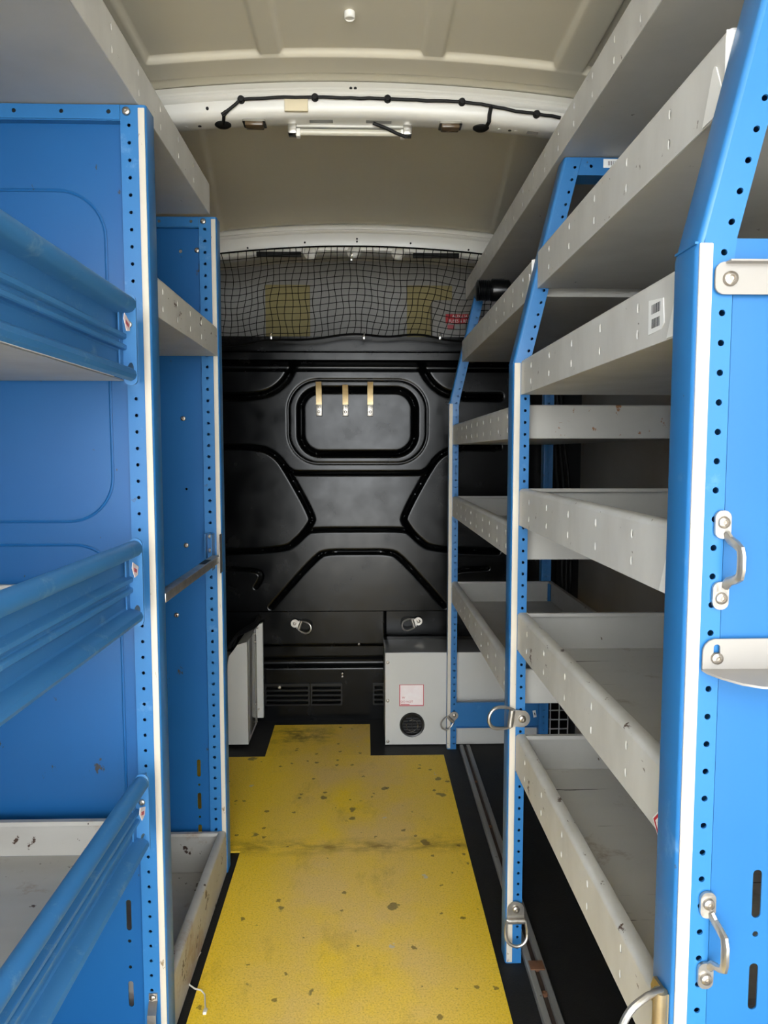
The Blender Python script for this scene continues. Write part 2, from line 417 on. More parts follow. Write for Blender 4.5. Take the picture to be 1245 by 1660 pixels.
# roof bows: swept pressed sections that follow the arch
def bow(name, prof, slots, m, xa=XW0 + .002, xb=XW1 - .002):
    st = sorted(set([round(xa + i * (xb - xa) / 60, 4) for i in range(61)] + [s for q in slots for s in q[:2]]))
    b = BM(); dz = lambda x: ROOF(x) - 1.90
    R = [[b.verts.new((x, y, z + dz(x))) for y, z in prof] for x in st]
    for i in range(len(st) - 1):
        mx = (st[i] + st[i + 1]) / 2
        for k in range(len(prof) - 1):
            if any(a < mx < c and k == kk for a, c, kk in slots): continue
            b.faces.new((R[i][k], R[i + 1][k], R[i + 1][k + 1], R[i][k + 1]))
    o = struct(name, b, m, angle=40)
    return o
prof1 = [(1.735, 1.888), (1.722, 1.868), (1.714, 1.866), (1.712, 1.860), (1.707, 1.857), (1.705, 1.851), (1.708, 1.846), (1.713, 1.843), (1.715, 1.826),
         (1.718, 1.816), (1.724, 1.810), (1.734, 1.808), (1.742, 1.8075), (1.757, 1.8075), (1.768, 1.808), (1.774, 1.811), (1.777, 1.818), (1.777, 1.886)]
bow1 = bow('trim_1', prof1, [(-.125, -.072, 12), (.004, .062, 12), (.375, .40, 12)], M['beam'])
b = BM(); box(b, XW0, XW1, 1.7115, 1.7755, 1.866, 1.87)
prof2 = [(2.79, 1.895), (2.775, 1.886), (2.773, 1.880), (2.775, 1.872), (2.771, 1.868), (2.773, 1.862), (2.778, 1.858), (2.782, 1.815), (2.786, 1.800), (2.795, 1.794), (2.85, 1.794), (2.86, 1.80), (2.86, 1.900)]
b.free()
bow2 = bow('trim_2', prof2, [], M['beam'])
for x in (-.20, -.04, .125):
    b = BM(); lathe(b, (x, 2.786, 1.794 + ROOF(x) - 1.90), (0, -1, 0), [(.026, -.01), (.025, 0), (.018, .007), (0, .009)], 18); obj('boss', b, M['beam'], bow2)
for x, z in ((-.43, 1.822), (-.22, 1.828), (.17, 1.828), (.385, 1.822), (-.028, 1.838), (-.028, 1.828)):
    b = BM(); lathe(b, (x, 2.7795, z + ROOF(x) - 1.90), (0, -1, 0), [(.0035, -.003), (.0035, .0012), (0, .0012)], 10); obj('hole_disc', b, M['black'], bow2)  # black discs draw the dark inside of open holes
for x, z in ((-.35, 1.829), (-.02, 1.874), (-.03, 1.874)):
    b = BM(); lathe(b, (x, 1.714, z + ROOF(x) - 1.90 if z < 1.86 else z - .0105), (0, -1, 0), [(.0035, -.003), (.0035, .0016), (0, .0016)], 10); obj('hole_disc', b, M['black'], bow1)  # black discs in place of dark holes in the near bow
for x in (-.405, -.375, .31, .335, .35):
    b = BM(); lathe(b, (x, 1.748, 1.8075 + ROOF(x) - 1.90), (0, 0, -1), [(.004, -.002), (.004, .001), (0, .001)], 10); obj('hole_disc', b, M['black'] if x in (-.375, .335) else M['beam'], bow1)  # the black ones draw dark holes in the underside

# moulded black bulkhead
def seg_d(px, pz, L):
    d = 9.
    for (a, c), (e, f) in zip(L, L[1:]):
        vx, vz = e - a, f - c; t = max(0, min(1, ((px - a) * vx + (pz - c) * vz) / (vx * vx + vz * vz)))
        d = min(d, math.hypot(px - a - t * vx, pz - c - t * vz))
    return d
def smooth(L, it=2):
    for _ in range(it):
        o = [L[0]]
        for (a, c), (e, f) in zip(L, L[1:]): o += [(a * .75 + e * .25, c * .75 + f * .25), (a * .25 + e * .75, c * .25 + f * .75)]
        L = o + [L[-1]]
    return L
XC = -.027
HEX = smooth([(-.538, 1.074), (-.374, 1.074), (-.309, 1.042), (-.269, .986), (-.173, .809), (-.18, .781), (-.234, .712), (-.29, .681), (-.538, .672)], 2)
BAR = smooth([(-.275, .995), (-.250, .976), (-.222, .974), (.001, .974)], 2)
BAR2 = smooth([(-.246, .710), (-.20, .748), (-.176, .758), (.001, .758)], 2)
TRAP = smooth([(.001, .672), (-.117, .672), (-.159, .658), (-.335, .460)], 2)
ARC = smooth([(-.246, 1.367), (-.276, 1.316), (-.328, 1.277), (-.398, 1.263), (-.538, 1.263)], 2)
ELL = smooth([(-.50, .607), (-.386, .602), (-.367, .580), (-.393, .537)], 2)
def rr_sdf(x, z, cx, cz, hx, hz, r):
    qx, qz = abs(x - cx) - hx + r, abs(z - cz) - hz + r
    return math.hypot(max(qx, 0), max(qz, 0)) + min(max(qx, qz), 0) - r
def bulk_h(x, z):
    u = -abs(x - XC)
    h = 0.
    d = rr_sdf(x, z, XC, 1.1685, .217, .1205, .075)
    h -= .024 * math.exp(-(d / .0075) ** 2); h += .004 * (1 - sstep(-.01, .0, d))
    d = rr_sdf(x, z, XC, 1.169, .262, .157, .115)
    h -= .003 * math.exp(-(d / .004) ** 2)
    if .64 < z < 1.10: h -= .020 * math.exp(-(seg_d(u, z, HEX) / .0062) ** 2)
    if .94 < z < 1.02: h -= .016 * math.exp(-(seg_d(u, z, BAR) / .0055) ** 2)
    if .62 < z < .79: h -= .014 * math.exp(-(seg_d(u, z, BAR2) / .0055) ** 2)
    if .44 < z < .70:
        h -= .016 * math.exp(-(seg_d(u, z, TRAP) / .006) ** 2)
    if .52 < z < .62: h -= .010 * math.exp(-(seg_d(u, z, ELL) / .005) ** 2)
    if 1.23 < z < 1.40: h -= .022 * math.exp(-(seg_d(u, z, ARC) / .0085) ** 2)
    # horizontal pressings
    if z > 1.355: h += .022 * sstep(1.390, 1.396, z) * (1 - sstep(1.424, 1.430, z)) - .04 * sstep(1.428, 1.436, z) - .03 * math.exp(-((z - 1.373) / .014) ** 4)
    if z < .475: h += .018 * sstep(.475, .455, z) * 0
    h += .018 * sstep(.437, .443, z)
    h -= .012 * (1 - sstep(.300, .308, z)); h -= .020 * math.exp(-((z - .232) / .017) ** 4)
    if z < .44: h += .004 * math.exp(-((x - .075) / .002) ** 2)
    return h
nx, nz = 420, 410
b = BM(); G = []
for j in range(nz + 1):
    z = 1.492 * j / nz
    G.append([b.verts.new((XW0 + (XW1 - XW0) * i / nx, 2.815 - bulk_h(XW0 + (XW1 - XW0) * i / nx, z), z)) for i in range(nx + 1)])
for j in range(nz):
    for i in range(nx): b.faces.new((G[j][i], G[j][i + 1], G[j + 1][i + 1], G[j + 1][i]))
r0 = [b.verts.new((v.co.x, 2.86, v.co.z)) for v in G[-1]]
for i in range(nx): b.faces.new((G[-1][i], G[-1][i + 1], r0[i + 1], r0[i]))
wf = struct('wall_front', b, M['black_plastic'], angle=50)
for x0, x1 in ((-.388, -.225), (-.209, -.097), (.035, .068)):
    g = obj('vent_grille', (lambda q: (plate(q, rrect(x0 - .006, x1 + .006, .062, .150, .004), [rrect(x0, x1, .071 + k * .0195, .071 + k * .0195 + .011, .003) for k in range(4)], XZ(2.820), .004), q)[1])(BM()), M['gloss_black'], wf)
    for k in range(4):
        q = BM(); strap(q, [(x0, 2.819, .0715 + k * .0195), (x1, 2.819, .0715 + k * .0195)], (0, .8, .5), .008, .0016); obj('vent_slat', q, M['gloss_black'], g)
for x, z, y in ((-.336, .137, 2.818), (-.025, .308, 2.815), (-.09, .19, 2.815), (-.09, .178, 2.815)):
    bolt(wf, (x, y - (.016 if z < .2 and x > -.2 else 0) + (.02 if z < .2 and x > -.2 else 0), z), (0, -1, 0), .007 if z == .137 else .005)

# ------------------------------------------------------------------ yellow grit sheets on the floor
def sheet(pts, label):
    b = BM(); plate(b, pts, [], XY(.0005), .0035); return tag(obj('floor_sheet', b, M['yellow']), label, 'floor mat', 'yellow anti-slip floor sheets')
sheet([(-.331, .12), (.270, .12), (.270, 1.8655), (-.331, 1.8655)], 'long yellow grit sheet on the near half of the aisle floor')
sheet([(-.62, 1.8665), (.270, 1.8665), (.272, 2.474), (-.62, 2.474)], 'wide middle yellow grit sheet reaching left behind the racking')
sheet([(-.348, 2.475), (.017, 2.475), (.017, 2.770), (-.350, 2.770)], 'small stained yellow grit sheet in front of the black bulkhead')

# ------------------------------------------------------------------ racking: end frames
def edge_at(path, z):
    for (xa, za), (xb, zb) in zip(path, path[1:]):
        if z <= zb: return xa + (xb - xa) * (z - za) / (zb - za)
    return path[-1][0]

def bm_v(b, p): return b.verts.new(p)

def post_bm(path, y0, W, D, side, pitch, zh, holes=True, uh=None, r=.005, hr=.0029, skip=()):
    b = BM(); X = lambda u, z: edge_at(path, z) + side * u
    z0, z1 = path[0][1], path[-1][1]; z = zh; uc = uh if uh else W * .72
    while z - pitch > z0 + .012: z -= pitch
    zs = []
    while z < z1 - .012: zs.append(z); z += pitch
    cuts = [z0] + [q - pitch / 2 for q in zs] + ([zs[-1] + pitch / 2] if zs[-1] + pitch / 2 < z1 - .001 else []) + [z1]
    def P(u, v, w_): return bm_v(b, (X(u, v), y0 + w_, v))
    def cell(za, zb, zc):
        if zc is None: b.faces.new([P(u, v, 0) for u, v in ((r, za), (W, za), (W, zb), (r, zb))]); return
        C = [(uc + hr * math.cos(PI / 4 + 2 * PI * k / 12), zc + hr * math.sin(PI / 4 + 2 * PI * k / 12)) for k in range(12)]
        K = [(W, zb), (r, zb), (r, za), (W, za)]
        for q in range(4):
            b.faces.new([P(*p, 0) for p in [K[q], K[(q + 1) % 4]] + [C[(3 * q + k) % 12] for k in (3, 2, 1, 0)]])
        for k in range(12): b.faces.new([P(*C[k], 0), P(*C[(k + 1) % 12], 0), P(*C[(k + 1) % 12], .002), P(*C[k], .002)])
    for za, zb in zip(cuts, cuts[1:]):
        zc = [q for q in zs if za < q < zb and zb - za > pitch * .6 or (za < q < zb and q - za > hr + .001 and zb - q > hr + .001)]
        cell(za, zb, zc[0] if zc else None)
    bmesh.ops.remove_doubles(b, verts=b.verts, dist=1e-6)
    # aisle face, back and outer return of the channel
    prof = [(r, 0)] + [(r - r * math.sin(t), r - r * math.cos(t)) for t in (PI / 6, PI / 3, PI / 2)] + [(0, D - r)] + \
           [(r - r * math.cos(t), D - r + r * math.sin(t)) for t in (PI / 6, PI / 3, PI / 2)] + [(W, D), (W, 0.0016)]
    rings = [[b.verts.new((x + side * u, y0 + v, z)) for u, v in prof] for x, z in path]
    for A, B_ in zip(rings, rings[1:]):
        for k in range(len(prof) - 1): b.faces.new((A[k], A[k + 1], B_[k + 1], B_[k]))
    for R in (rings[0], rings[-1]):
        b.faces.new(R)
    return b

def strip_bm(x, y0, z0, z1, side, u0, u1):
    b = BM(); xs_ = sorted((x + side * u0, x + side * u1)); box(b, xs_[0], xs_[1], y0 - .0028, y0 - .0003, z0, z1, .0011); return b

def barcode(parent, y0, y1, z0, z1, x, rows=2):
    q = BM(); rnd = random.Random(3)
    H = (z1 - z0)
    for r in range(rows):
        za = z0 + H * (.10 + r * .46); zb = za + H * .30; y = y0
        while y < y1:
            wd = rnd.uniform(.0006, .0016); box(q, x - .0002, x, y, min(y + wd, y1), za, zb); y += wd + rnd.uniform(.0008, .002)
    return obj('barcode', q, M['ink'], parent, angle=0)

# right side: three bent frames
PATH_R = [(.287, 0), (.287, 1.226), (.379, 1.609)]
def right_frame(y0, D, pitch, zh, label, strip_top, path, hr=.0029):
    t = thing('rack_frame', label, 'rack frame', (.45, y0, 0))
    obj('post', post_bm(path, y0, .033, D, 1, pitch, zh, uh=.0245, hr=hr), M['blue'], t)
    obj('edge_strip', strip_bm(.287, y0, .004, strip_top, 1, .002, .0140), M['strip'], t)
    b = BM(); plate(b, [(.2866, y0 + .002), (.3015, y0 + .002), (.3015, y0 + D - .004), (.2866, y0 + D - .004)][::1], [], XY(strip_top), .002); obj('strip_cap', b, M['blue'], t)
    rp = [(.616, 0), (.616, 1.609)]
    obj('rear_post', post_bm(rp, y0, .034, D, 1, pitch, zh, uh=.017, hr=hr), M['blue'], t)
    b = BM(); ux = .412
    plate(b, [(ux - .0075, 1.5765), (.6155, 1.5765), (.6155, 1.609), (ux + .0005, 1.609)], [circle(x, 1.593, .0032, 10) for x in (.43, .49, .55, .60)], XZ(y0), .0015)
    box(b, ux - .006, .6155, y0 + .0016, y0 + D, 1.5765, 1.5785); box(b, ux + .001, .6155, y0 + .0016, y0 + D, 1.607, 1.609)
    obj('top_rail', b, M['blue'], t)
    return t

# nearest right frame, with its side panel
tn = right_frame(.644, .048, .0258, 1.172, 'tall bent blue rack frame with solid side panel nearest the camera on the right', 1.231, PATH_R)
b = BM()
slots = [rrect(.361, .3695, a, c, .0042) for a, c in ((.616, .663), (.525, .571), (.43, .476), (.33, .376), (.2, .246), (.1, .146))] + [circle(.3655, z, .0028) for z in (.600, .50, .40)]
plate(b, [(.3215, .015), (.6155, .015), (.6155, 1.236), (.3215, 1.236)], slots, XZ(.6462), .0015)
box(b, .3215, .6155, .6478, .668, 1.2345, 1.236); obj('side_panel', b, M['blue_near_dimmed'], tn)
def grab(t, x, z0, z1):
    y = .6425; b = BM()
    for zc, d in ((z1 + .002, -1), (z0 - .002, 1)):
        plate(b, rrect(x - .0072, x + .0072, zc - .0125, zc + .0125, .0065, 6), [], XZ(y, -1), .003)
    P_ = [(x + .003, y - .002, z1 - .006), (x + .005, y - .006, z1 - .0115), (x + .006, y - .015, z1 - .0145), (x + .007, y - .021, z1 - .018), (x + .007, y - .023, z1 - .024),
          (x + .007, y - .023, z0 + .024), (x + .007, y - .021, z0 + .018), (x + .006, y - .015, z0 + .0145), (x + .005, y - .006, z0 + .0115), (x + .003, y - .002, z0 + .006)]
    tube(b, P_, .0030, 8, rb=.0042)
    g = obj('grab_loop', b, M['steel'], t); bolt(g, (x, y - .003, z1 + .004), (0, -1, 0), .0055); bolt(g, (x, y - .003, z0 - .004), (0, -1, 0), .0055)
grab(tn, .3175, .925, .985); grab(tn, .3165, .566, .631)

tm = right_frame(1.43, .048, .0229, .377, 'bent blue rack frame at mid depth on the right, carrying two D rings', 1.224, PATH_R)
b = BM(); box(b, .453, .495, 1.4284, 1.4296, 1.590, 1.606); st = obj('barcode_sticker', b, M['sticker'], tm); st['label'] = 'white barcode sticker'
q = BM(); rnd = random.Random(5); x = .462
while x < .488:
    box(q, x, x + .001, 1.428, 1.4284, 1.594, 1.602); x += rnd.uniform(.0018, .0034)
obj('barcode', q, M['ink'], st, angle=0)
PATH_F = [(.289, 0), (.289, 1.219), (.379, 1.609)]
tf = right_frame(2.53, .034, .0240, .501, 'farthest bent blue rack frame on the right beside the black bulkhead', 1.219, PATH_F, .0037)
b = BM(); plate(b, [(.3225, .079), (.615, .079), (.615, .171), (.3225, .171)], [], XZ(2.534), .0015); box(b, .3225, .615, 2.524, 2.5335, .169, .171); box(b, .3225, .615, 2.524, 2.5335, .079, .081)
obj('cross_rail', b, M['blue'], tf)
b = BM(); plate(b, [(.598, .112), (.609, .114), (.605, .139), (.594, .137)], [], XZ(2.5332, -1), .0006); st = obj('sticker', b, M['sticker'], tf)
b = BM(); plate(b, [(.6015, .120), (.6045, .1206), (.603, .130), (.600, .1294)], [], XZ(2.5325, -1), .0003); obj('print', b, M['ink'], st)

# left side: two straight panelled frames
def left_frame(y0, D, pitch, zh, label, panel, xo):
    t = thing('rack_frame', label, 'rack frame', (-.55, y0, 0))
    obj('post', post_bm([(-.346, 0.0), (-.346, 1.600)], y0, .041, D, -1, pitch, zh, uh=.0275, hr=.0029 if y0 < 1.5 else .0037), M['blue'], t)
    obj('edge_strip', strip_bm(-.346, y0, .004, 1.595, -1, .002, .0125), M['strip'], t)
    b = BM(); hs = [circle(-.405 - .074 * k, 1.5895, .0034, 10) for k in range(5)]
    plate(b, [(-.3875, 1.578), (-.3875, 1.600), (xo, 1.600), (xo, 1.578)], hs, XZ(y0 - .0004), .0015)
    box(b, xo, -.3875, y0 + .0016, y0 + .030, 1.5765, 1.578); obj('top_rail', b, M['blue'], t)
    obj('side_panel', panel, M['blue_panel_shaded'], t)
    bolt(t, (-.3765, y0 - .001, 1.5895), (0, -1, 0), .0065)
    return t
xo = -.775
p = BM()
plate(p, [(xo, .012), (-.3875, .012), (-.3875, 1.577), (xo, 1.577)],
      [rrect(-.4195, -.4105, a, c, .0045) for a, c in ((.216, .272), (.074, .122))] + [circle(-.415, .196, .003), circle(-.415, .148, .003)], XZ(1.236), .0015)
tl = left_frame(1.22, .048, .0269, 1.569, 'nearer blue rack frame on the left with a pressed solid panel and blue rails', p, xo)
for x0, x1, z0, z1 in ((-.72, -.420, .936, 1.473), (-.72, -.413, .33, .897)):
    b = BM(); L = rrect(x0, x1, z0, z1, .075, 10); tube(b, [(u, 1.2355, v) for u, v in L], .0028, 6, closed=True); obj('pressed_rib', b, M['blue_panel_shaded'], tl)
b = BM(); y = 1.2185
strap(b, [(-.371, y, .112), (-.371, y, .098), (-.370, y - .010, .092), (-.368, y - .022, .088), (-.368, y - .024, .07), (-.368, y - .022, .054), (-.370, y - .010, .050), (-.371, y, .044), (-.371, y, .03)], (1, 0, 0), .0145, .003)
g = obj('grab_loop', b, M['steel'], tl); bolt(g, (-.371, y - .0016, .105), (0, -1, 0), .0055); bolt(g, (-.371, y - .0016, .037), (0, -1, 0), .0055)

p = BM()
plate(p, [(xo, .012), (-.3875, .012), (-.3875, 1.577), (xo, 1.577)],
      [rrect(-.4205, -.4115, a, c, .0045) for a, c in ((.245, .289), (.161, .203), (.077, .121))] + [circle(-.416, .224, .0028), circle(-.416, .141, .0028), circle(-.434, 1.525, .004), circle(-.432, .964, .003)], XZ(1.786), .0015)
tlf = left_frame(1.773, .044, .0265, 1.572, 'farther blue rack frame on the left with bolts and slots in its panel', p, xo)
for x, z in ((-.395, 1.527), (-.436, 1.133), (-.435, .827), (-.462, .655)): bolt(tlf, (x, 1.786, z), (0, -1, 0), .006, name='panel_bolt')

# ------------------------------------------------------------------ shelf trays
def tray(label, xf, xb, y0, y1, z0, z1, side, mats=('tray_lip', 'tray', 'tray'), slots=None, group='grey shelf trays', tab=False, front=True, tab_near=None, ends=True):
    lip, base, end = (M[k] for k in mats)
    t = thing('shelf_tray', label, 'shelf tray', ((xf + xb) / 2, (y0 + y1) / 2, z0), group)
    s = side; H = z1 - z0
    b = BM(); xa, xc = sorted((xf + s * .002, xb - s * .002)); box(b, xa, xc, y0 + .002, y1 - .002, z0, z0 + .002); obj('tray_floor', b, base, t)
    if front:
        hs = []
        if slots:
            for y in slots:
                for f in (.27, .70): hs.append(circle(y, z0 + H * f, .0032, 10, .0055))
        b = BM(); plate(b, [(y0, z0), (y1, z0), (y1, z1 - .007), (y0, z1 - .007)], hs, YZ(xf, s), .0016)
        ribbon(b, [(0, z1 - .007), (.0006, z1 - .0042), (.0022, z1 - .002), (.0045, z1 - .0006), (.007, z1), (.017, z1), (.0185, z1 - .001), (.0185, z1 - .007)], -.0014, lambda u, v, q: (xf + s * u, q, v), [y0, y1])
        obj('front_lip', b, lip, t)
    b = BM(); ribbon(b, [(0, z0), (0, z1), (.012, z1), (.012, z1 - .006)], -.0014, lambda u, v, q: (xb - s * u, q, v), [y0, y1]); obj('back_lip', b, end, t)
    if ends:
        for yy, d in ((y0, 1), (y1, -1)):
            b = BM(); ribbon(b, [(0, z0 + .002), (0, z1 - .003), (.002, z1 - .0006), (.011, z1 - .0006), (.0125, z1 - .006)], -.0014 * d,
                             lambda u, v, q: (q, yy + d * (u + .0016), v), sorted((xf + s * .018, xb - s * .014)))
            obj('end_plate', b, end, t)
    if tab:
        b = BM(); plate(b, [(y0 + .003, z0 + .001), (y0 + .040, z0 + .001), (y0 + .021, z1 - .027), (y0 + .018, z1 - .025), (y0 + .015, z1 - .027), (y0 + .002, z0 + .020)], [], YZ(xf - s * .0002, -s), .0012)
        obj('corner_tab', b, M['tab'], t)
        b = BM(); xa, xc = sorted((xf + s * .0004, xf + s * .0185)); box(b, xa, xc, y0 - .0008, y0 + .0006, z0 + .001, z1 - .002); obj('end_flange', b, M['tab'], t)
    return t
SL_N = [1.343 - .131 * k for k in range(5)]
SL_F = [1.56 + .105 * k for k in range(9)]
XB = .652
s2 = tray('upper right grey shelf tray in the near bay, set on the leaning posts', .331, .70, .696, 1.4285, 1.365, 1.438, 1, slots=SL_N, tab=True)
s3 = tray('right near-bay grey tray with a barcode sticker on its front lip', .302, XB, .696, 1.4285, 1.163, 1.230, 1, slots=SL_N, tab=True)
s4 = tray('right near-bay grey tray just below eye level, the third from the floor', .302, XB, .696, 1.4285, .909, .981, 1, slots=SL_N, tab=True)
s5 = tray('right near-bay worn tray with cracked floor and red diamond sticker', .302, XB, .696, 1.4285, .660, .735, 1, ('lip_old', 'tray_mat', 'tray'), slots=SL_N)
s6 = tray('lowest right grey tray in the near bay above the black floor', .302, XB, .696, 1.4285, .412, .487, 1, ('lip_old', 'tray_mat', 'tray'), slots=SL_N)
f1 = tray('uppermost right far-bay grey tray below the long top tray, white near end', .331, .70, 1.482, 2.527, 1.361, 1.434, 1, slots=SL_F, tab=True)
f2 = tray('right far-bay grey tray with rust on its near end plate', .302, XB, 1.482, 2.527, 1.080, 1.148, 1, ('tray_lip', 'tray', 'end_rust'), slots=SL_F)
f3 = tray('right far-bay grey tray second from the bottom, behind the mid frame', .302, XB, 1.482, 2.527, .833, .902, 1, slots=SL_F)
f4 = tray('lowest right far-bay grey tray above the grey heater cabinet', .302, XB, 1.482, 2.527, .531, .604, 1, slots=SL_F)
# rust bloom on f2's near end plate
# long top trays
tr = tray('long grey top tray running under the roof on the right', .369, .715, .2, 2.73, 1.6105, 1.679, 1, slots=[.6 + .105 * k for k in range(20)], group='long top shelf trays')
tlt = tray('long grey top tray running under the roof on the left', -.358, -.775, .2, 1.760, 1.6015, 1.674, -1, slots=[.6 + .125 * k for k in range(9)], group='long top shelf trays')
# left far bay
SL_L = [1.30 + .10 * k for k in range(4)]
lf1 = tray('small left grey tray between the two blue frames, chipped front lip', -.348, -.70, 1.2695, 1.7692, 1.279, 1.348, -1, ('lip_old', 'tray', 'tray'), slots=SL_L)
lf3 = tray('rusty grey floor tray between the two blue frames on the left', -.348, -.74, 1.2695, 1.7692, .004, .112, -1, ('tray_old', 'tray_old', 'tray_old'))
lf4 = None

# left near bay: trays with blue corrugated front rails
RAIL = [(-.008, .016), (-.008, .008), (-.003, .002), (.003, .0), (.009, .003), (.012, .009), (.010, .016), (.004, .020), (-.004, .0215), (-.010, .023), (-.012, .026), (-.012, .044), (-.010, .0465),
        (-.004, .0475), (-.0025, .049), (-.0025, .054), (-.004, .0555), (-.008, .0565), (-.009, .058), (-.009, .0615), (-.008, .063), (-.004, .064), (-.0025, .0655), (-.0025, .071), (-.004, .0725), (-.010, .074),
        (-.013, .077), (-.014, .094), (-.0135, .101), (-.006, .1035)] + [(.0005 + .0128 * math.sin(t), .1165 - .0128 * math.cos(t)) for t in [PI * i / 10 for i in range(1, 15)]]
def left_bay(label, zr, H, zt, H_t, stickers, mats=('tray_lip', 'tray', 'tray')):
    t = tray(label, -.385, -.76, .20, 1.205, zt, zt + H_t, -1, mats, group='left trays with blue front rails', front=False)
    b = BM(); f = H / .1285
    ribbon(b, [(u, v * f) for u, v in RAIL], .0014, lambda u, v, q: (-.360 + u, q, zr + v), [.20, .5, .8, 1.144])
    obj('front_rail', b, M['blue_rail'], t, angle=32)
    b = BM(); plate(b, rrect(-.368, -.3475, zr - .006, zr + H + .004, .0095, 8), [circle(-.357, zr + .020, .0045, 12, .008)], XZ(1.1445), .003)
    box(b, -.3705, -.368, 1.13, 1.205, zr + .004, zr + H - .02)
    br = obj('rail_bracket', b, M['blue_rail'], t); bolt(br, (-.357, 1.1445, zr + H - .012), (0, -1, 0), .004); bolt(br, (-.358, 1.1445, zr + H - .042), (0, -1, 0), .005)
    y, z = stickers
    b = BM(); plate(b, [(y, z + .013), (y + .026, z + .002), (y + .022, z - .010), (y + .008, z - .012), (y - .004, z + .004)], [], YZ(-.3535, 1), .0008); sk = obj('load_sticker', b, M['worn_sticker'], t)
    b = BM(); plate(b, [(y + .004, z + .004), (y + .018, z - .001), (y + .016, z - .006), (y + .004, z - .002)], [], YZ(-.3526, 1), .0003); obj('print', b, M['fade_red'], sk)
    return t
l1 = left_bay('top left tray with blue corrugated rail, seen from below', 1.160, .127, 1.166, .072, (1.108, 1.243))
l2 = left_bay('middle left tray behind a blue corrugated rail with a round top tube', .785, .129, .790, .046, (1.115, .872))
l3 = left_bay('bottom left tray with scratched grey floor behind a blue corrugated rail', .413, .122, .371, .066, (1.118, .484), ('tray_old', 'tray_old', 'tray_old'))

# stickers on the right trays
b = BM(); plate(b, [(.786, 1.211), (.748, 1.2065), (.744, 1.181), (.752, 1.176), (.785, 1.175)], [], YZ(.3018, -1), .0008); st = obj('barcode_sticker', b, M['sticker'], s3)
barcode(st, .755, .777, 1.177, 1.209, .3009)
b = BM(); D_ = [(.735, .669), (.712, .692), (.700, .680), (.700, .652), (.712, .648)]
plate(b, D_, [], YZ(.3018, -1), .0008); st = obj('diamond_sticker', b, M['sticker'], s5); st['label'] = 'white diamond sticker with a red border'
b = BM(); ring = [(.732, .6695), (.7125, .6885), (.7005, .677), (.7005, .6545), (.7125, .6515)]
inn = [(.728, .6695), (.7125, .6845), (.7025, .6750), (.7025, .6575), (.7125, .6555)]
plate(b, ring, [inn], YZ(.3009, -1), .0003); obj('red_border', b, M['red'], st)
text('250', .0105, (.3006, .713, .6685), (PI / 2, 0, -PI / 2), M['fade_red'], st)

# ------------------------------------------------------------------ left far bay: galvanised bar on a bracket
t = thing('support_bar', 'galvanised square bar with a dark patch, low between the left blue frames', 'bar', (-.357, 1.5, .80))
b = BM(); box(b, -.366, -.346, 1.2695, 1.745, .790, .808, .003); obj('bar', b, M['steel'], t)
b = BM(); box(b, -.364, -.350, 1.60, 1.665, .8079, .8088); obj('dark_patch', b, M['black'], t)  # thin black patch on top of the bar
b = BM(); plate(b, rrect(-.379, -.3655, .772, .858, .002), [], XZ(1.7665), .003); box(b, -.3655, -.363, 1.735, 1.7695, .772, .858); box(b, -.381, -.379, 1.74, 1.7695, .80, .858)
g = obj('bar_bracket', b, M['blue'], t); bolt(g, (-.373, 1.7665, .851), (0, -1, 0), .0055); bolt(g, (-.373, 1.7665, .817), (0, -1, 0), .0055); bolt(g, (-.363, 1.745, .783), (1, 0, 0), .006)
b = BM(); box(b, -.3455, -.3445, 1.735, 1.766, .765, .858); obj('bar_plate', b, M['steel'], t)

# ------------------------------------------------------------------ D rings
def d_ring(label, p, ang, tilt=.012, sc=1., plate_kind='tab', m='steel'):
    px, py, pz = p; ca, sa = math.cos(ang), math.sin(ang)
    Q = lambda a, c, d: (px + sc * (a * ca - c * sa), py - d * sc, pz + sc * (a * sa + c * ca))   # a = ring direction, c = across, d = out
    t = thing('lashing_ring', label, 'lashing ring', p)
    b = BM()
    if plate_kind == 'tab': out = [(-.006, -.017), (-.006, .017)] + [(-.022 + .017 * math.cos(x), .017 * math.sin(x)) for x in [PI / 2 + PI * i / 12 for i in range(13)]]
    else: out = circle(-.022, 0, .0165, 20)
    plate(b, out, [], lambda u, v, w_: Q(u, v, .001 + w_), .003)
    for i in (-1, 0, 1): pass
    tube(b, [Q(0, -.017, .006), Q(0, .017, .006)], .0065 * sc, 12)
    strap(b, [Q(-.010, 0, .003), Q(-.002, 0, .003)], Vector(Q(0, 1, 0)) - Vector(Q(0, 0, 0)), .034 * sc, .004)
    pl = obj('ring_plate', b, M[m], t)
    L = [(0, -.019), (.016, -.022)] + [(.026 + .021 * math.cos(x), .022 * math.sin(x)) for x in [-PI / 2 + PI * i / 14 for i in range(15)]] + [(.016, .022), (0, .019)]
    b = BM(); tube(b, [Q(u, v, .006 + tilt * max(u, 0) / .047) for u, v in L], .0034 * sc, 10, closed=True); obj('ring', b, M[m], t)
    bolt(t, Q(-.023, 0, .004), (0, -1, 0), .0075 * sc)
    return t
d_ring('zinc D ring swung left, halfway down the mid right post', (.2905, 1.4271, .523), PI - .12)
d_ring('rusty D ring hanging down low on the mid right post', (.3065, 1.4271, .098), -PI / 2)
d_ring('small D ring low on the farthest right post beside the heater vent', (.300, 2.5271, .112), PI + .75, sc=.85)
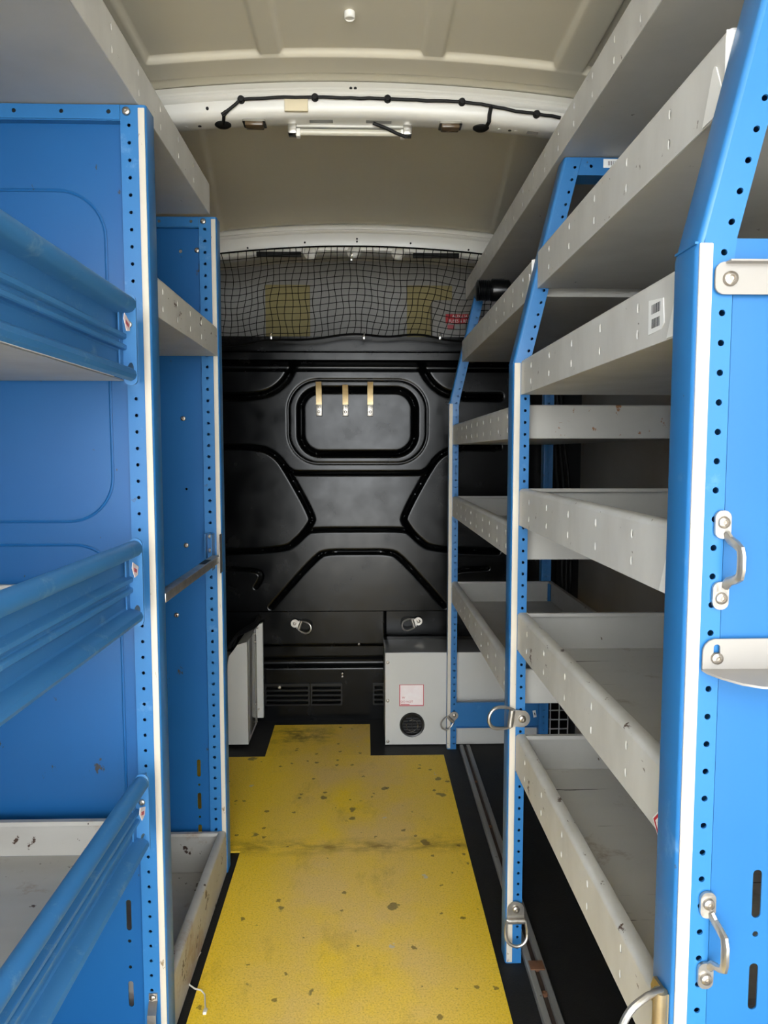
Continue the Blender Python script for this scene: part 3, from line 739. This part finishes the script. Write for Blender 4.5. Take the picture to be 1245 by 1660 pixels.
def aisle_ring(label, p):
    t = thing('lashing_ring', label, 'lashing ring', p); px, py, pz = p
    b = BM(); plate(b, [(py - .004, pz - .017), (py + .026, pz - .013), (py + .032, pz), (py + .026, pz + .013), (py - .004, pz + .017)], [], YZ(.2862, -1), .003)
    tube(b, [(px, py, pz - .018), (px, py, pz + .018)], .0068, 12); obj('ring_plate', b, M['hook'], t)
    bolt(t, (.283, py + .016, pz), (-1, 0, 0), .007)
    L = [(0, -.019), (.016, -.022)] + [(.028 + .021 * math.cos(x), .022 * math.sin(x)) for x in [-PI / 2 + PI * i / 14 for i in range(15)]] + [(.016, .022), (0, .019)]
    b = BM(); tube(b, [(px - u * .86, py - u * .25, pz + v - u * .38) for u, v in L], .0036, 10, closed=True); obj('ring', b, M['steel'], t)
aisle_ring('large pale D ring at the bottom of the nearest right post', (.2795, .652, .523))
d_ring('left of the two D rings on the black bulkhead', (-.252, 2.800, .388), -.35, plate_kind='round', sc=.95)
d_ring('right of the two D rings on the black bulkhead', (.185, 2.800, .395), PI + .3, plate_kind='round', sc=.95)

# ------------------------------------------------------------------ white brackets on the nearest right frame
t = thing('white_bracket', 'upper white strip bracket bolted across the nearest right frame', 'bracket', (.45, .64, 1.187))
b = BM(); plate(b, rrect(.3025, .56, 1.187, 1.2145, .008, 8), [], XZ(.6412, -1), .002)
box(b, .311, .56, .630, .6392, 1.2130, 1.2145); obj('bracket_plate', b, M['white_paint'], t); bolt(t, (.315, .6392, 1.2), (0, -1, 0), .0065)
t = thing('white_bracket', 'lower white angle bracket with a shelf flange on the nearest right frame', 'bracket', (.45, .62, .84))
b = BM(); L = [(.303, .856), (.303, .868)] + [(.315 - .012 * math.cos(x), .872 + .012 * math.sin(x)) for x in (.2, .6, 1.0, 1.4)] + [(.56, .885), (.56, .856)]
plate(b, L, [rrect(.3125, .3185, .862, .879, .003)], XZ(.6412, -1), .002)
plate(b, [(.303, .6412), (.560, .6412), (.560, .586), (.345, .586), (.330, .589), (.318, .598), (.308, .615), (.303, .630)], [], XY(.8545), .002)
obj('bracket_plate', b, M['white_paint'], t); bolt(t, (.3155, .6392, .8665), (0, -1, 0), .0055)

# ------------------------------------------------------------------ heater cabinet, left cabinet
t = thing('heater_cabinet', 'light grey heater cabinet with a round black vent, right of the aisle end', 'cabinet', (.36, 2.68, 0))
b = BM(); plate(b, [(.071, .004), (.659, .004), (.659, .340), (.071, .340)], [], XZ(2.5675), .002); box(b, .071, .073, 2.5695, 2.794, .004, .340); box(b, .657, .659, 2.5695, 2.794, .004, .340); obj('front_panel', b, M['box'], t)
b = BM(); box(b, .068, .660, 2.5665, 2.794, .3402, .3425, .0008); obj('top_panel', b, M['box_top'], t)
for z in (.306, .166, .016): bolt(t, (.080, 2.5675, z), (0, -1, 0), .006)
b = BM(); box(b, .121, .209, 2.5666, 2.5674, .146, .225); st = obj('warning_sticker', b, M['worn_sticker'], t); st['label'] = 'faded white sticker with a red border'
b = BM(); plate(b, [(.121, .146), (.209, .146), (.209, .225), (.121, .225)], [[(.1245, .1495), (.2065, .1495), (.2065, .223), (.1245, .223)]], XZ(2.5666, -1), .0003); box(b, .126, .158, 2.5663, 2.5666, .1505, .1535); obj('red_border', b, M['fade_red'], st)
text('DO NOT', .011, (.148, 2.5662, .162), (PI / 2, 0, 0), M['fade_red'], st)
text('W', .011, (.136, 2.5662, .177), (PI / 2, 0, 0), M['fade_red'], st)
vc = (.167, 2.5672, .077)
b = BM(); lathe(b, vc, (0, -1, 0), [(.045, 0), (.045, .004), (.041, .010), (.036, .009), (.034, .002)], 32); v = obj('air_vent', b, M['gloss_black'], t)
b = BM(); lathe(b, vc, (0, -1, 0), [(.035, .0005), (0, .0005)], 28); obj('vent_throat', b, M['black'], v)
for k in range(6):
    z = vc[2] - .026 + k * .0105; hw = math.sqrt(.034 ** 2 - (z - vc[2]) ** 2)
    b = BM(); strap(b, [(vc[0] - hw, vc[1] - .006, z), (vc[0] + hw, vc[1] - .006, z)], (0, -.9, .45), .007, .0012); obj('vent_slat', b, M['gloss_black'], v)
b = BM(); tube(b, [(vc[0], vc[1] - .009, vc[2] - .034), (vc[0], vc[1] - .009, vc[2] + .034)], .0014, 6); obj('vent_bar', b, M['gloss_black'], v)
b = BM(); tube(b, circle3 := [(vc[0] + .021 * math.cos(a), vc[1] - .009, vc[2] + .021 * math.sin(a)) for a in [2 * PI * i / 24 for i in range(24)]], .0013, 6, closed=True); obj('vent_ring', b, M['chrome'], v)

t = thing('control_box', 'grey steel box with chamfered top at the left end of the aisle', 'box', (-.5, 2.68, 0))
b = BM(); prof = [(-.70, .012), (-.419, .012), (-.419, .385), (-.452, .375), (-.482, .335), (-.492, .29), (-.70, .29)]
plate(b, prof, [], XZ(2.562), .225); obj('body', b, M['box'], t)
b = BM(); box(b, -.4190, -.4165, 2.60, 2.72, .03, .385, .001); obj('hinge_side', b, M['box_top'], t)
b = BM(); plate(b, [(-.416, .035), (-.392, .035), (-.392, .405), (-.405, .400), (-.416, .386)], [], XZ(2.765), .02); obj('door_plate', b, M['box'], t)
for z in (.37, .34, .1, .03): bolt(t, (-.4165, 2.735, z), (1, 0, 0), .005)
for p in ((-.411, .388), (-.411, .07)): bolt(t, (p[0], 2.765, p[1]), (0, -1, 0), .004)
t = thing('cable_bundle', 'black wires lying over the grey steel box on the left', 'cable', (-.46, 2.66, .39))
for k in range(3):
    b = BM(); tube(b, [(-.50 + .01 * k, 2.60 + .02 * k, .345), (-.470, 2.63 + .02 * k, .388), (-.44, 2.66 + .02 * k, .397 + .004 * k), (-.415, 2.72 + .015 * k, .40 + .006 * k), (-.41, 2.792, .41 + .01 * k)], .0045, 8); obj('wire', b, M['black'], t)

# wire guard low behind the right racking
t = thing('wire_guard', 'grey wire guard low behind the right racking by the blue cross rail', 'guard', (.70, 2.56, 0))
for k in range(5):
    b = BM(); tube(b, [(.665, 2.575, .02 + k * .034), (.735, 2.575, .02 + k * .034)], .0025, 6); obj('wire', b, M['grille'], t)
for x in (.668, .70, .732):
    b = BM(); tube(b, [(x, 2.572, .002), (x, 2.572, .165)], .0025, 6); obj('wire', b, M['grille'], t)

# ------------------------------------------------------------------ floor track
t = thing('floor_track', 'scratched metal floor track with a rusty groove under the right racking', 'track', (.344, 1.6, 0))
b = BM(); XT = lambda y: .325 + .009 * (y - 1.25) / 1.29
PR = [(0, .001), (0, .014), (.002, .016), (.012, .016), (.013, .014), (.013, .006), (.024, .006), (.024, .014), (.025, .016), (.035, .016), (.037, .014), (.037, .001)]
st_ = [.15, .9, 1.25, 1.9, 2.53]
rings = [[b.verts.new((XT(y) + u, y, z)) for u, z in PR] for y in st_]
for A, B_ in zip(rings, rings[1:]):
    for k in range(len(PR)): b.faces.new((A[k], A[(k + 1) % len(PR)], B_[(k + 1) % len(PR)], B_[k]))
b.faces.new(rings[0]); b.faces.new(rings[-1][::-1]); obj('channel', b, M['alu'], t)
b = BM(); rr = [[b.verts.new((XT(y) + u, y, .0066)) for u in (.0135, .0235)] for y in st_]
for A, B_ in zip(rr, rr[1:]): b.faces.new((A[0], A[1], B_[1], B_[0]))
obj('groove', b, M['rust'], t)
for y in (1.40, 1.33, 1.97, 2.25): bolt(t, (XT(y) + .0185, y, .008), (0, 0, 1), .005 if y > 1.41 else .0075, 'rust_bolt')
b = BM(); box(b, XT(1.41) + .004, XT(1.41) + .033, 1.385, 1.412, .0165, .019, .001); obj('clamp', b, M['rust_bolt'], t)

# ------------------------------------------------------------------ coat hooks on the bulkhead
for n, (x, z1, lab) in enumerate(((-.172, 1.315, 'leftmost of three metal strip hooks on the black bulkhead'), (-.073, 1.304, 'middle of three metal strip hooks on the black bulkhead'), (.020, 1.315, 'rightmost of three metal strip hooks on the black bulkhead'))):
    t = thing('coat_hook', lab, 'hook', (x, 2.80, 1.19), 'strip hooks on the bulkhead')
    b = BM(); y = 2.806
    strap(b, [(x, y, z1 - .075), (x, y, 1.20), (x, y - .004, 1.193), (x, y - .016, 1.192), (x, y - .022, 1.197), (x, y - .026, 1.23), (x, y - .036, z1 - .03), (x, y - .048, z1 - .004), (x, y - .050, z1)], (1, 0, 0), .021, .003)
    obj('hook_strip', b, M['hook'], t); 
    b = BM(); box(b, x - .011, x + .011, y - .029, y - .0245, 1.190, 1.232, .001); obj('hook_face', b, M['steel'], t)
    bolt(t, (x + .002, y - .029, 1.222), (0, -1, 0), .0045); bolt(t, (x, y - .029, 1.205), (0, -1, 0), .0055)

# ------------------------------------------------------------------ cargo net
t = thing('cargo_net', 'black knotted cargo net hanging below the roof beam in front of the cab header', 'net', (-.04, 2.76, 1.46))
def net_p(u, v):        # u across 0..1, v down 0..1
    x = -.545 + u * (1.0 + .06 * (1 - v)) - .02 * v * (u - .5)
    sag = .010 * math.sin(u * 9.2 + .6) * math.sin(PI * min(1, v * .9)) + .005 * math.sin(u * 23) * min(1, v * 3)
    z = 1.792 - .31 * v - sag - .008 * v * math.sin(u * 6) + ROOF(x) - 1.90 + .012 * (1 - v)
    y = 2.752 + .012 * math.sin(u * 14 + v * 3) * math.sin(PI * v) + .008 * math.sin(u * 31) * v
    x += .006 * math.sin(v * 5 + u * 8)
    return (x, y, z)
b = BM(); NU, NV = 40, 14
for i in range(NU + 1): tube(b, [net_p(i / NU + .004 * math.sin(i * 5.1 + j), j / NV) for j in range(NV + 1)], .00125, 4, cap=False)
for j in range(NV + 1): tube(b, [net_p(i / NU, j / NV) for i in range(NU + 1)], .00125, 4, cap=False)
nm = obj('net_mesh', b, M['cord'], t, angle=0); nm['kind'] = 'stuff'
for v in (0, 1):
    b = BM(); tube(b, [net_p(i / 80, v) for i in range(81)], .003 if v == 0 else .0045, 6); obj('border_rope', b, M['cord'], t)
for x, z in ((-.344, 1.474), (-.003, 1.475), (.278, 1.476), (-.048, 1.757)):
    b = BM(); box(b, x - .005, x + .005, 2.738, 2.746, z - .008, z + .008, .002); tube(b, [(x, 2.74, z + .008), (x + .004, 2.738, z + .014), (x, 2.742, z + .018)], .002, 6); obj('net_hook', b, M['chrome'], t)
for x0, x1, lab in ((-.397, -.233, 'left black foam strip under the far roof beam'), (.179, .349, 'right black foam strip under the far roof beam')):
    b = BM(); dz = ROOF((x0 + x1) / 2) - 1.90; box(b, x0, x1, 2.768, 2.782, 1.780 + dz, 1.797 + dz, .002); tag(obj('foam_strip', b, M['black']), lab, 'foam strip', 'black foam strips on the far beam')

# behind the net
b = BM(); box(b, -.435, -.240, 3.288, 3.2985, 1.52, 1.785, .003); tag(obj('header_panel', b, M['ply']), 'left yellowed square panel on the cab header behind the net', 'panel', 'yellowed panels behind the net')
b = BM(); box(b, .186, .385, 3.288, 3.2985, 1.52, 1.785, .003); tag(obj('header_panel', b, M['ply']), 'right yellowed square panel on the cab header behind the net', 'panel', 'yellowed panels behind the net')
t = thing('fuse_box', 'white fuse box with red lettered label behind the net on the right', 'fuse box', (.39, 3.23, 1.468))
b = BM(); box(b, .288, .50, 3.20, 3.27, 1.4685, 1.705, .004); obj('casing', b, M['white_paint'], t)
b = BM(); box(b, .347, .49, 3.1985, 3.1995, 1.606, 1.645); lb = obj('red_label', b, M['red'], t); lb['label'] = 'red label with white capital letters'
text('AUXILIARY', .018, (.419, 3.1982, 1.6355), (PI / 2, 0, 0), M['sticker'], lb); text('FUSES & RELAYS', .018, (.419, 3.1982, 1.6155), (PI / 2, 0, 0), M['sticker'], lb, xs=.92)
b = BM(); box(b, .355, .385, 3.1985, 3.1995, 1.580, 1.600); obj('red_block', b, M['fade_red'], t)
b = BM(); box(b, .390, .412, 3.1985, 3.1995, 1.582, 1.598); obj('grey_block', b, M['grille'], t)

# black ribbed cylinder under the far end of the top right tray
t = thing('ribbed_fitting', 'black ribbed cylinder hanging under the far end of the top right tray', 'fitting', (.41, 2.42, 1.61))
b = BM(); prof = [(0, 0), (.024, 0)]
for k in range(7): prof += [(.030, .003 + k * .006), (.034, .005 + k * .006), (.030, .008 + k * .006)]
prof += [(.033, .050), (.034, .052), (.034, .105), (.030, .110), (0, .110)]
lathe(b, (.360, 2.42, 1.5755), (1, 0, 0), prof, 24); obj('body', b, M['gloss_black'], t)
b = BM(); box(b, .41, .45, 2.405, 2.435, 1.603, 1.6102); obj('mount', b, M['black'], t)

# cable behind the right rack
t = thing('hose', 'black hoses running down the side behind the right racking', 'hose', (.70, 2.5, .6))
for k in range(3):
    b = BM(); tube(b, [(.66 + .015 * k, 2.60, 1.30), (.67 + .014 * k, 2.59, 1.12), (.675 + .02 * k, 2.57, .98), (.69 + .018 * k, 2.55, .80), (.70 + .012 * k, 2.55, .45)], .006, 8); obj('hose_run', b, M['black'], t)

# ------------------------------------------------------------------ fittings on the near roof bow
BZ = lambda x, z: z + ROOF(x) - 1.90
t = thing('wiring_harness', 'black taped wiring harness clipped along the near roof beam', 'wiring', (0, 1.71, 1.80))
pts = [(-.318, 1.812), (-.300, 1.822), (-.274, 1.842), (-.20, 1.843), (-.11, 1.842), (-.03, 1.840), (.052, 1.841), (.14, 1.840), (.219, 1.843), (.262, 1.841), (.283, 1.839), (.34, 1.833), (.388, 1.832), (.46, 1.83)]
b = BM(); L = []
for (xa, za), (xb_, zb) in zip(pts, pts[1:]):
    for i in range(4):
        f = i / 4; x = xa + (xb_ - xa) * f; L.append((x, 1.708, BZ(x, za + (zb - za) * f) + random.uniform(-.0008, .0008)))
tube(b, L, .0036, 8); obj('harness', b, M['black'], t)
b = BM(); tube(b, [(.285, 1.708, BZ(.285, 1.838)), (.281, 1.706, BZ(.28, 1.82)), (.281, 1.711, BZ(.28, 1.806)), (.278, 1.728, BZ(.28, 1.803))], .0045, 8); obj('branch', b, M['black'], t)
for x, z in ((-.274, 1.842), (-.11, 1.842), (.052, 1.841), (.219, 1.843), (.388, 1.832)):
    b = BM(); lathe(b, (x, 1.714, BZ(x, z)), (0, -1, 0), [(.008, 0), (.0085, .006), (.006, .012), (0, .013)], 14); obj('clip', b, M['black'], t)
for x in (-.322, .268):
    b = BM(); lathe(b, (0, 0, 0), (0, 0, -1), [(.017, 0), (.017, .003), (.012, .007), (0, .008)], 22)
    for v in b.verts: v.co.x *= 1.1; v.co += Vector((x, 1.747, BZ(x, 1.808)))
    obj('grommet', b, M['black'], t)
b = BM(); tube(b, [(-.302, 1.7095, BZ(-.3, 1.822)), (-.313, 1.711, BZ(-.3, 1.810)), (-.319, 1.735, BZ(-.3, 1.802))], .0038, 8); obj('branch', b, M['black'], t)
for x, lab in ((-.250, 'left small rectangular lamp with a stained lens under the near roof beam'), (.197, 'right small rectangular lamp with a chrome rim under the near roof beam')):
    z = BZ(x, 1.8085); t = thing('courtesy_lamp', lab, 'lamp', (x, 1.745, z - .01), 'small lamps on the near roof beam')
    b = BM(); plate(b, rrect(x - .026, x + .026, 1.728, 1.766, .004), [rrect(x - .021, x + .021, 1.732, 1.762, .003)], XY(z, -1), .005); obj('rim', b, M['chrome'], t)
    b = BM(); box(b, x - .0208, x + .0208, 1.7325, 1.7615, z - .012, z - .001, .003); obj('lens', b, M['lamp_glass'], t)
t = thing('tube_light', 'unlit fluorescent tube fixture under the middle of the near roof beam', 'light', (-.03, 1.77, 1.79))
z = 1.7925
b = BM(); tube(b, [(-.158, 1.772, z), (.092, 1.772, z)], .0075, 14); obj('tube', b, M['tube'], t)
b = BM(); box(b, -.165, .10, 1.766, 1.780, z + .010, z + .0155, .001); obj('batten', b, M['beam'], t)
for x in (-.166, .100):
    b = BM(); box(b, x - .010, x + .010, 1.757, 1.783, z - .008, z + .016, .002); obj('end_cap', b, M['chrome'], t)
    b = BM(); box(b, x - .004 + (.012 if x < 0 else -.012), x + .006 + (.012 if x < 0 else -.012), 1.763, 1.781, z - .012, z + .006, .002); obj('lamp_holder', b, M['white_plastic'], t)
b = BM(); tube(b, [(.02, 1.752, 1.806), (.05, 1.756, 1.797), (.075, 1.762, 1.788), (.095, 1.765, 1.782)], .004, 8); obj('lead', b, M['black'], t)
b = BM(); x = -.152; box(b, x - .026, x + .026, 1.7085, 1.7165, BZ(x, 1.8135), BZ(x, 1.840), .001); tag(obj('cream_tag', b, M['cream']), 'cream rectangular tag stuck on the near roof beam', 'tag')
b = BM(); lathe(b, (-.028, 1.494, ROOF(-.028) + .0), (0, 0, -1), [(.011, -.001), (.011, .010), (.009, .012), (.0085, .010), (0, .010)], 20); tag(obj('roof_button', b, M['white_plastic']), 'small round white plastic cap on the roof skin', 'cap')

# cable tie on the floor
b = BM(); L = [(-.347, 1.471, .006), (-.349, 1.44, .012), (-.353, 1.41, .016), (-.3545, 1.395, .012), (-.348, 1.375, .008), (-.334, 1.365, .0065), (-.322, 1.362, .0062), (-.312, 1.350, .006), (-.306, 1.325, .006), (-.302, 1.310, .0065)]
def dense(L, n=4):
    o = []
    for i in range(len(L) - 1):
        for k in range(n): o.append(tuple(L[i][a] + (L[i + 1][a] - L[i][a]) * k / n for a in range(3)))
    return o + [L[-1]]
tube(b, dense(L, 1), .0016, 6); box(b, -.3055, -.2985, 1.300, 1.312, .0042, .0095, .001)
tag(obj('cable_tie', b, M['tie']), 'loose white nylon cable tie on the floor by the left tray', 'cable tie')
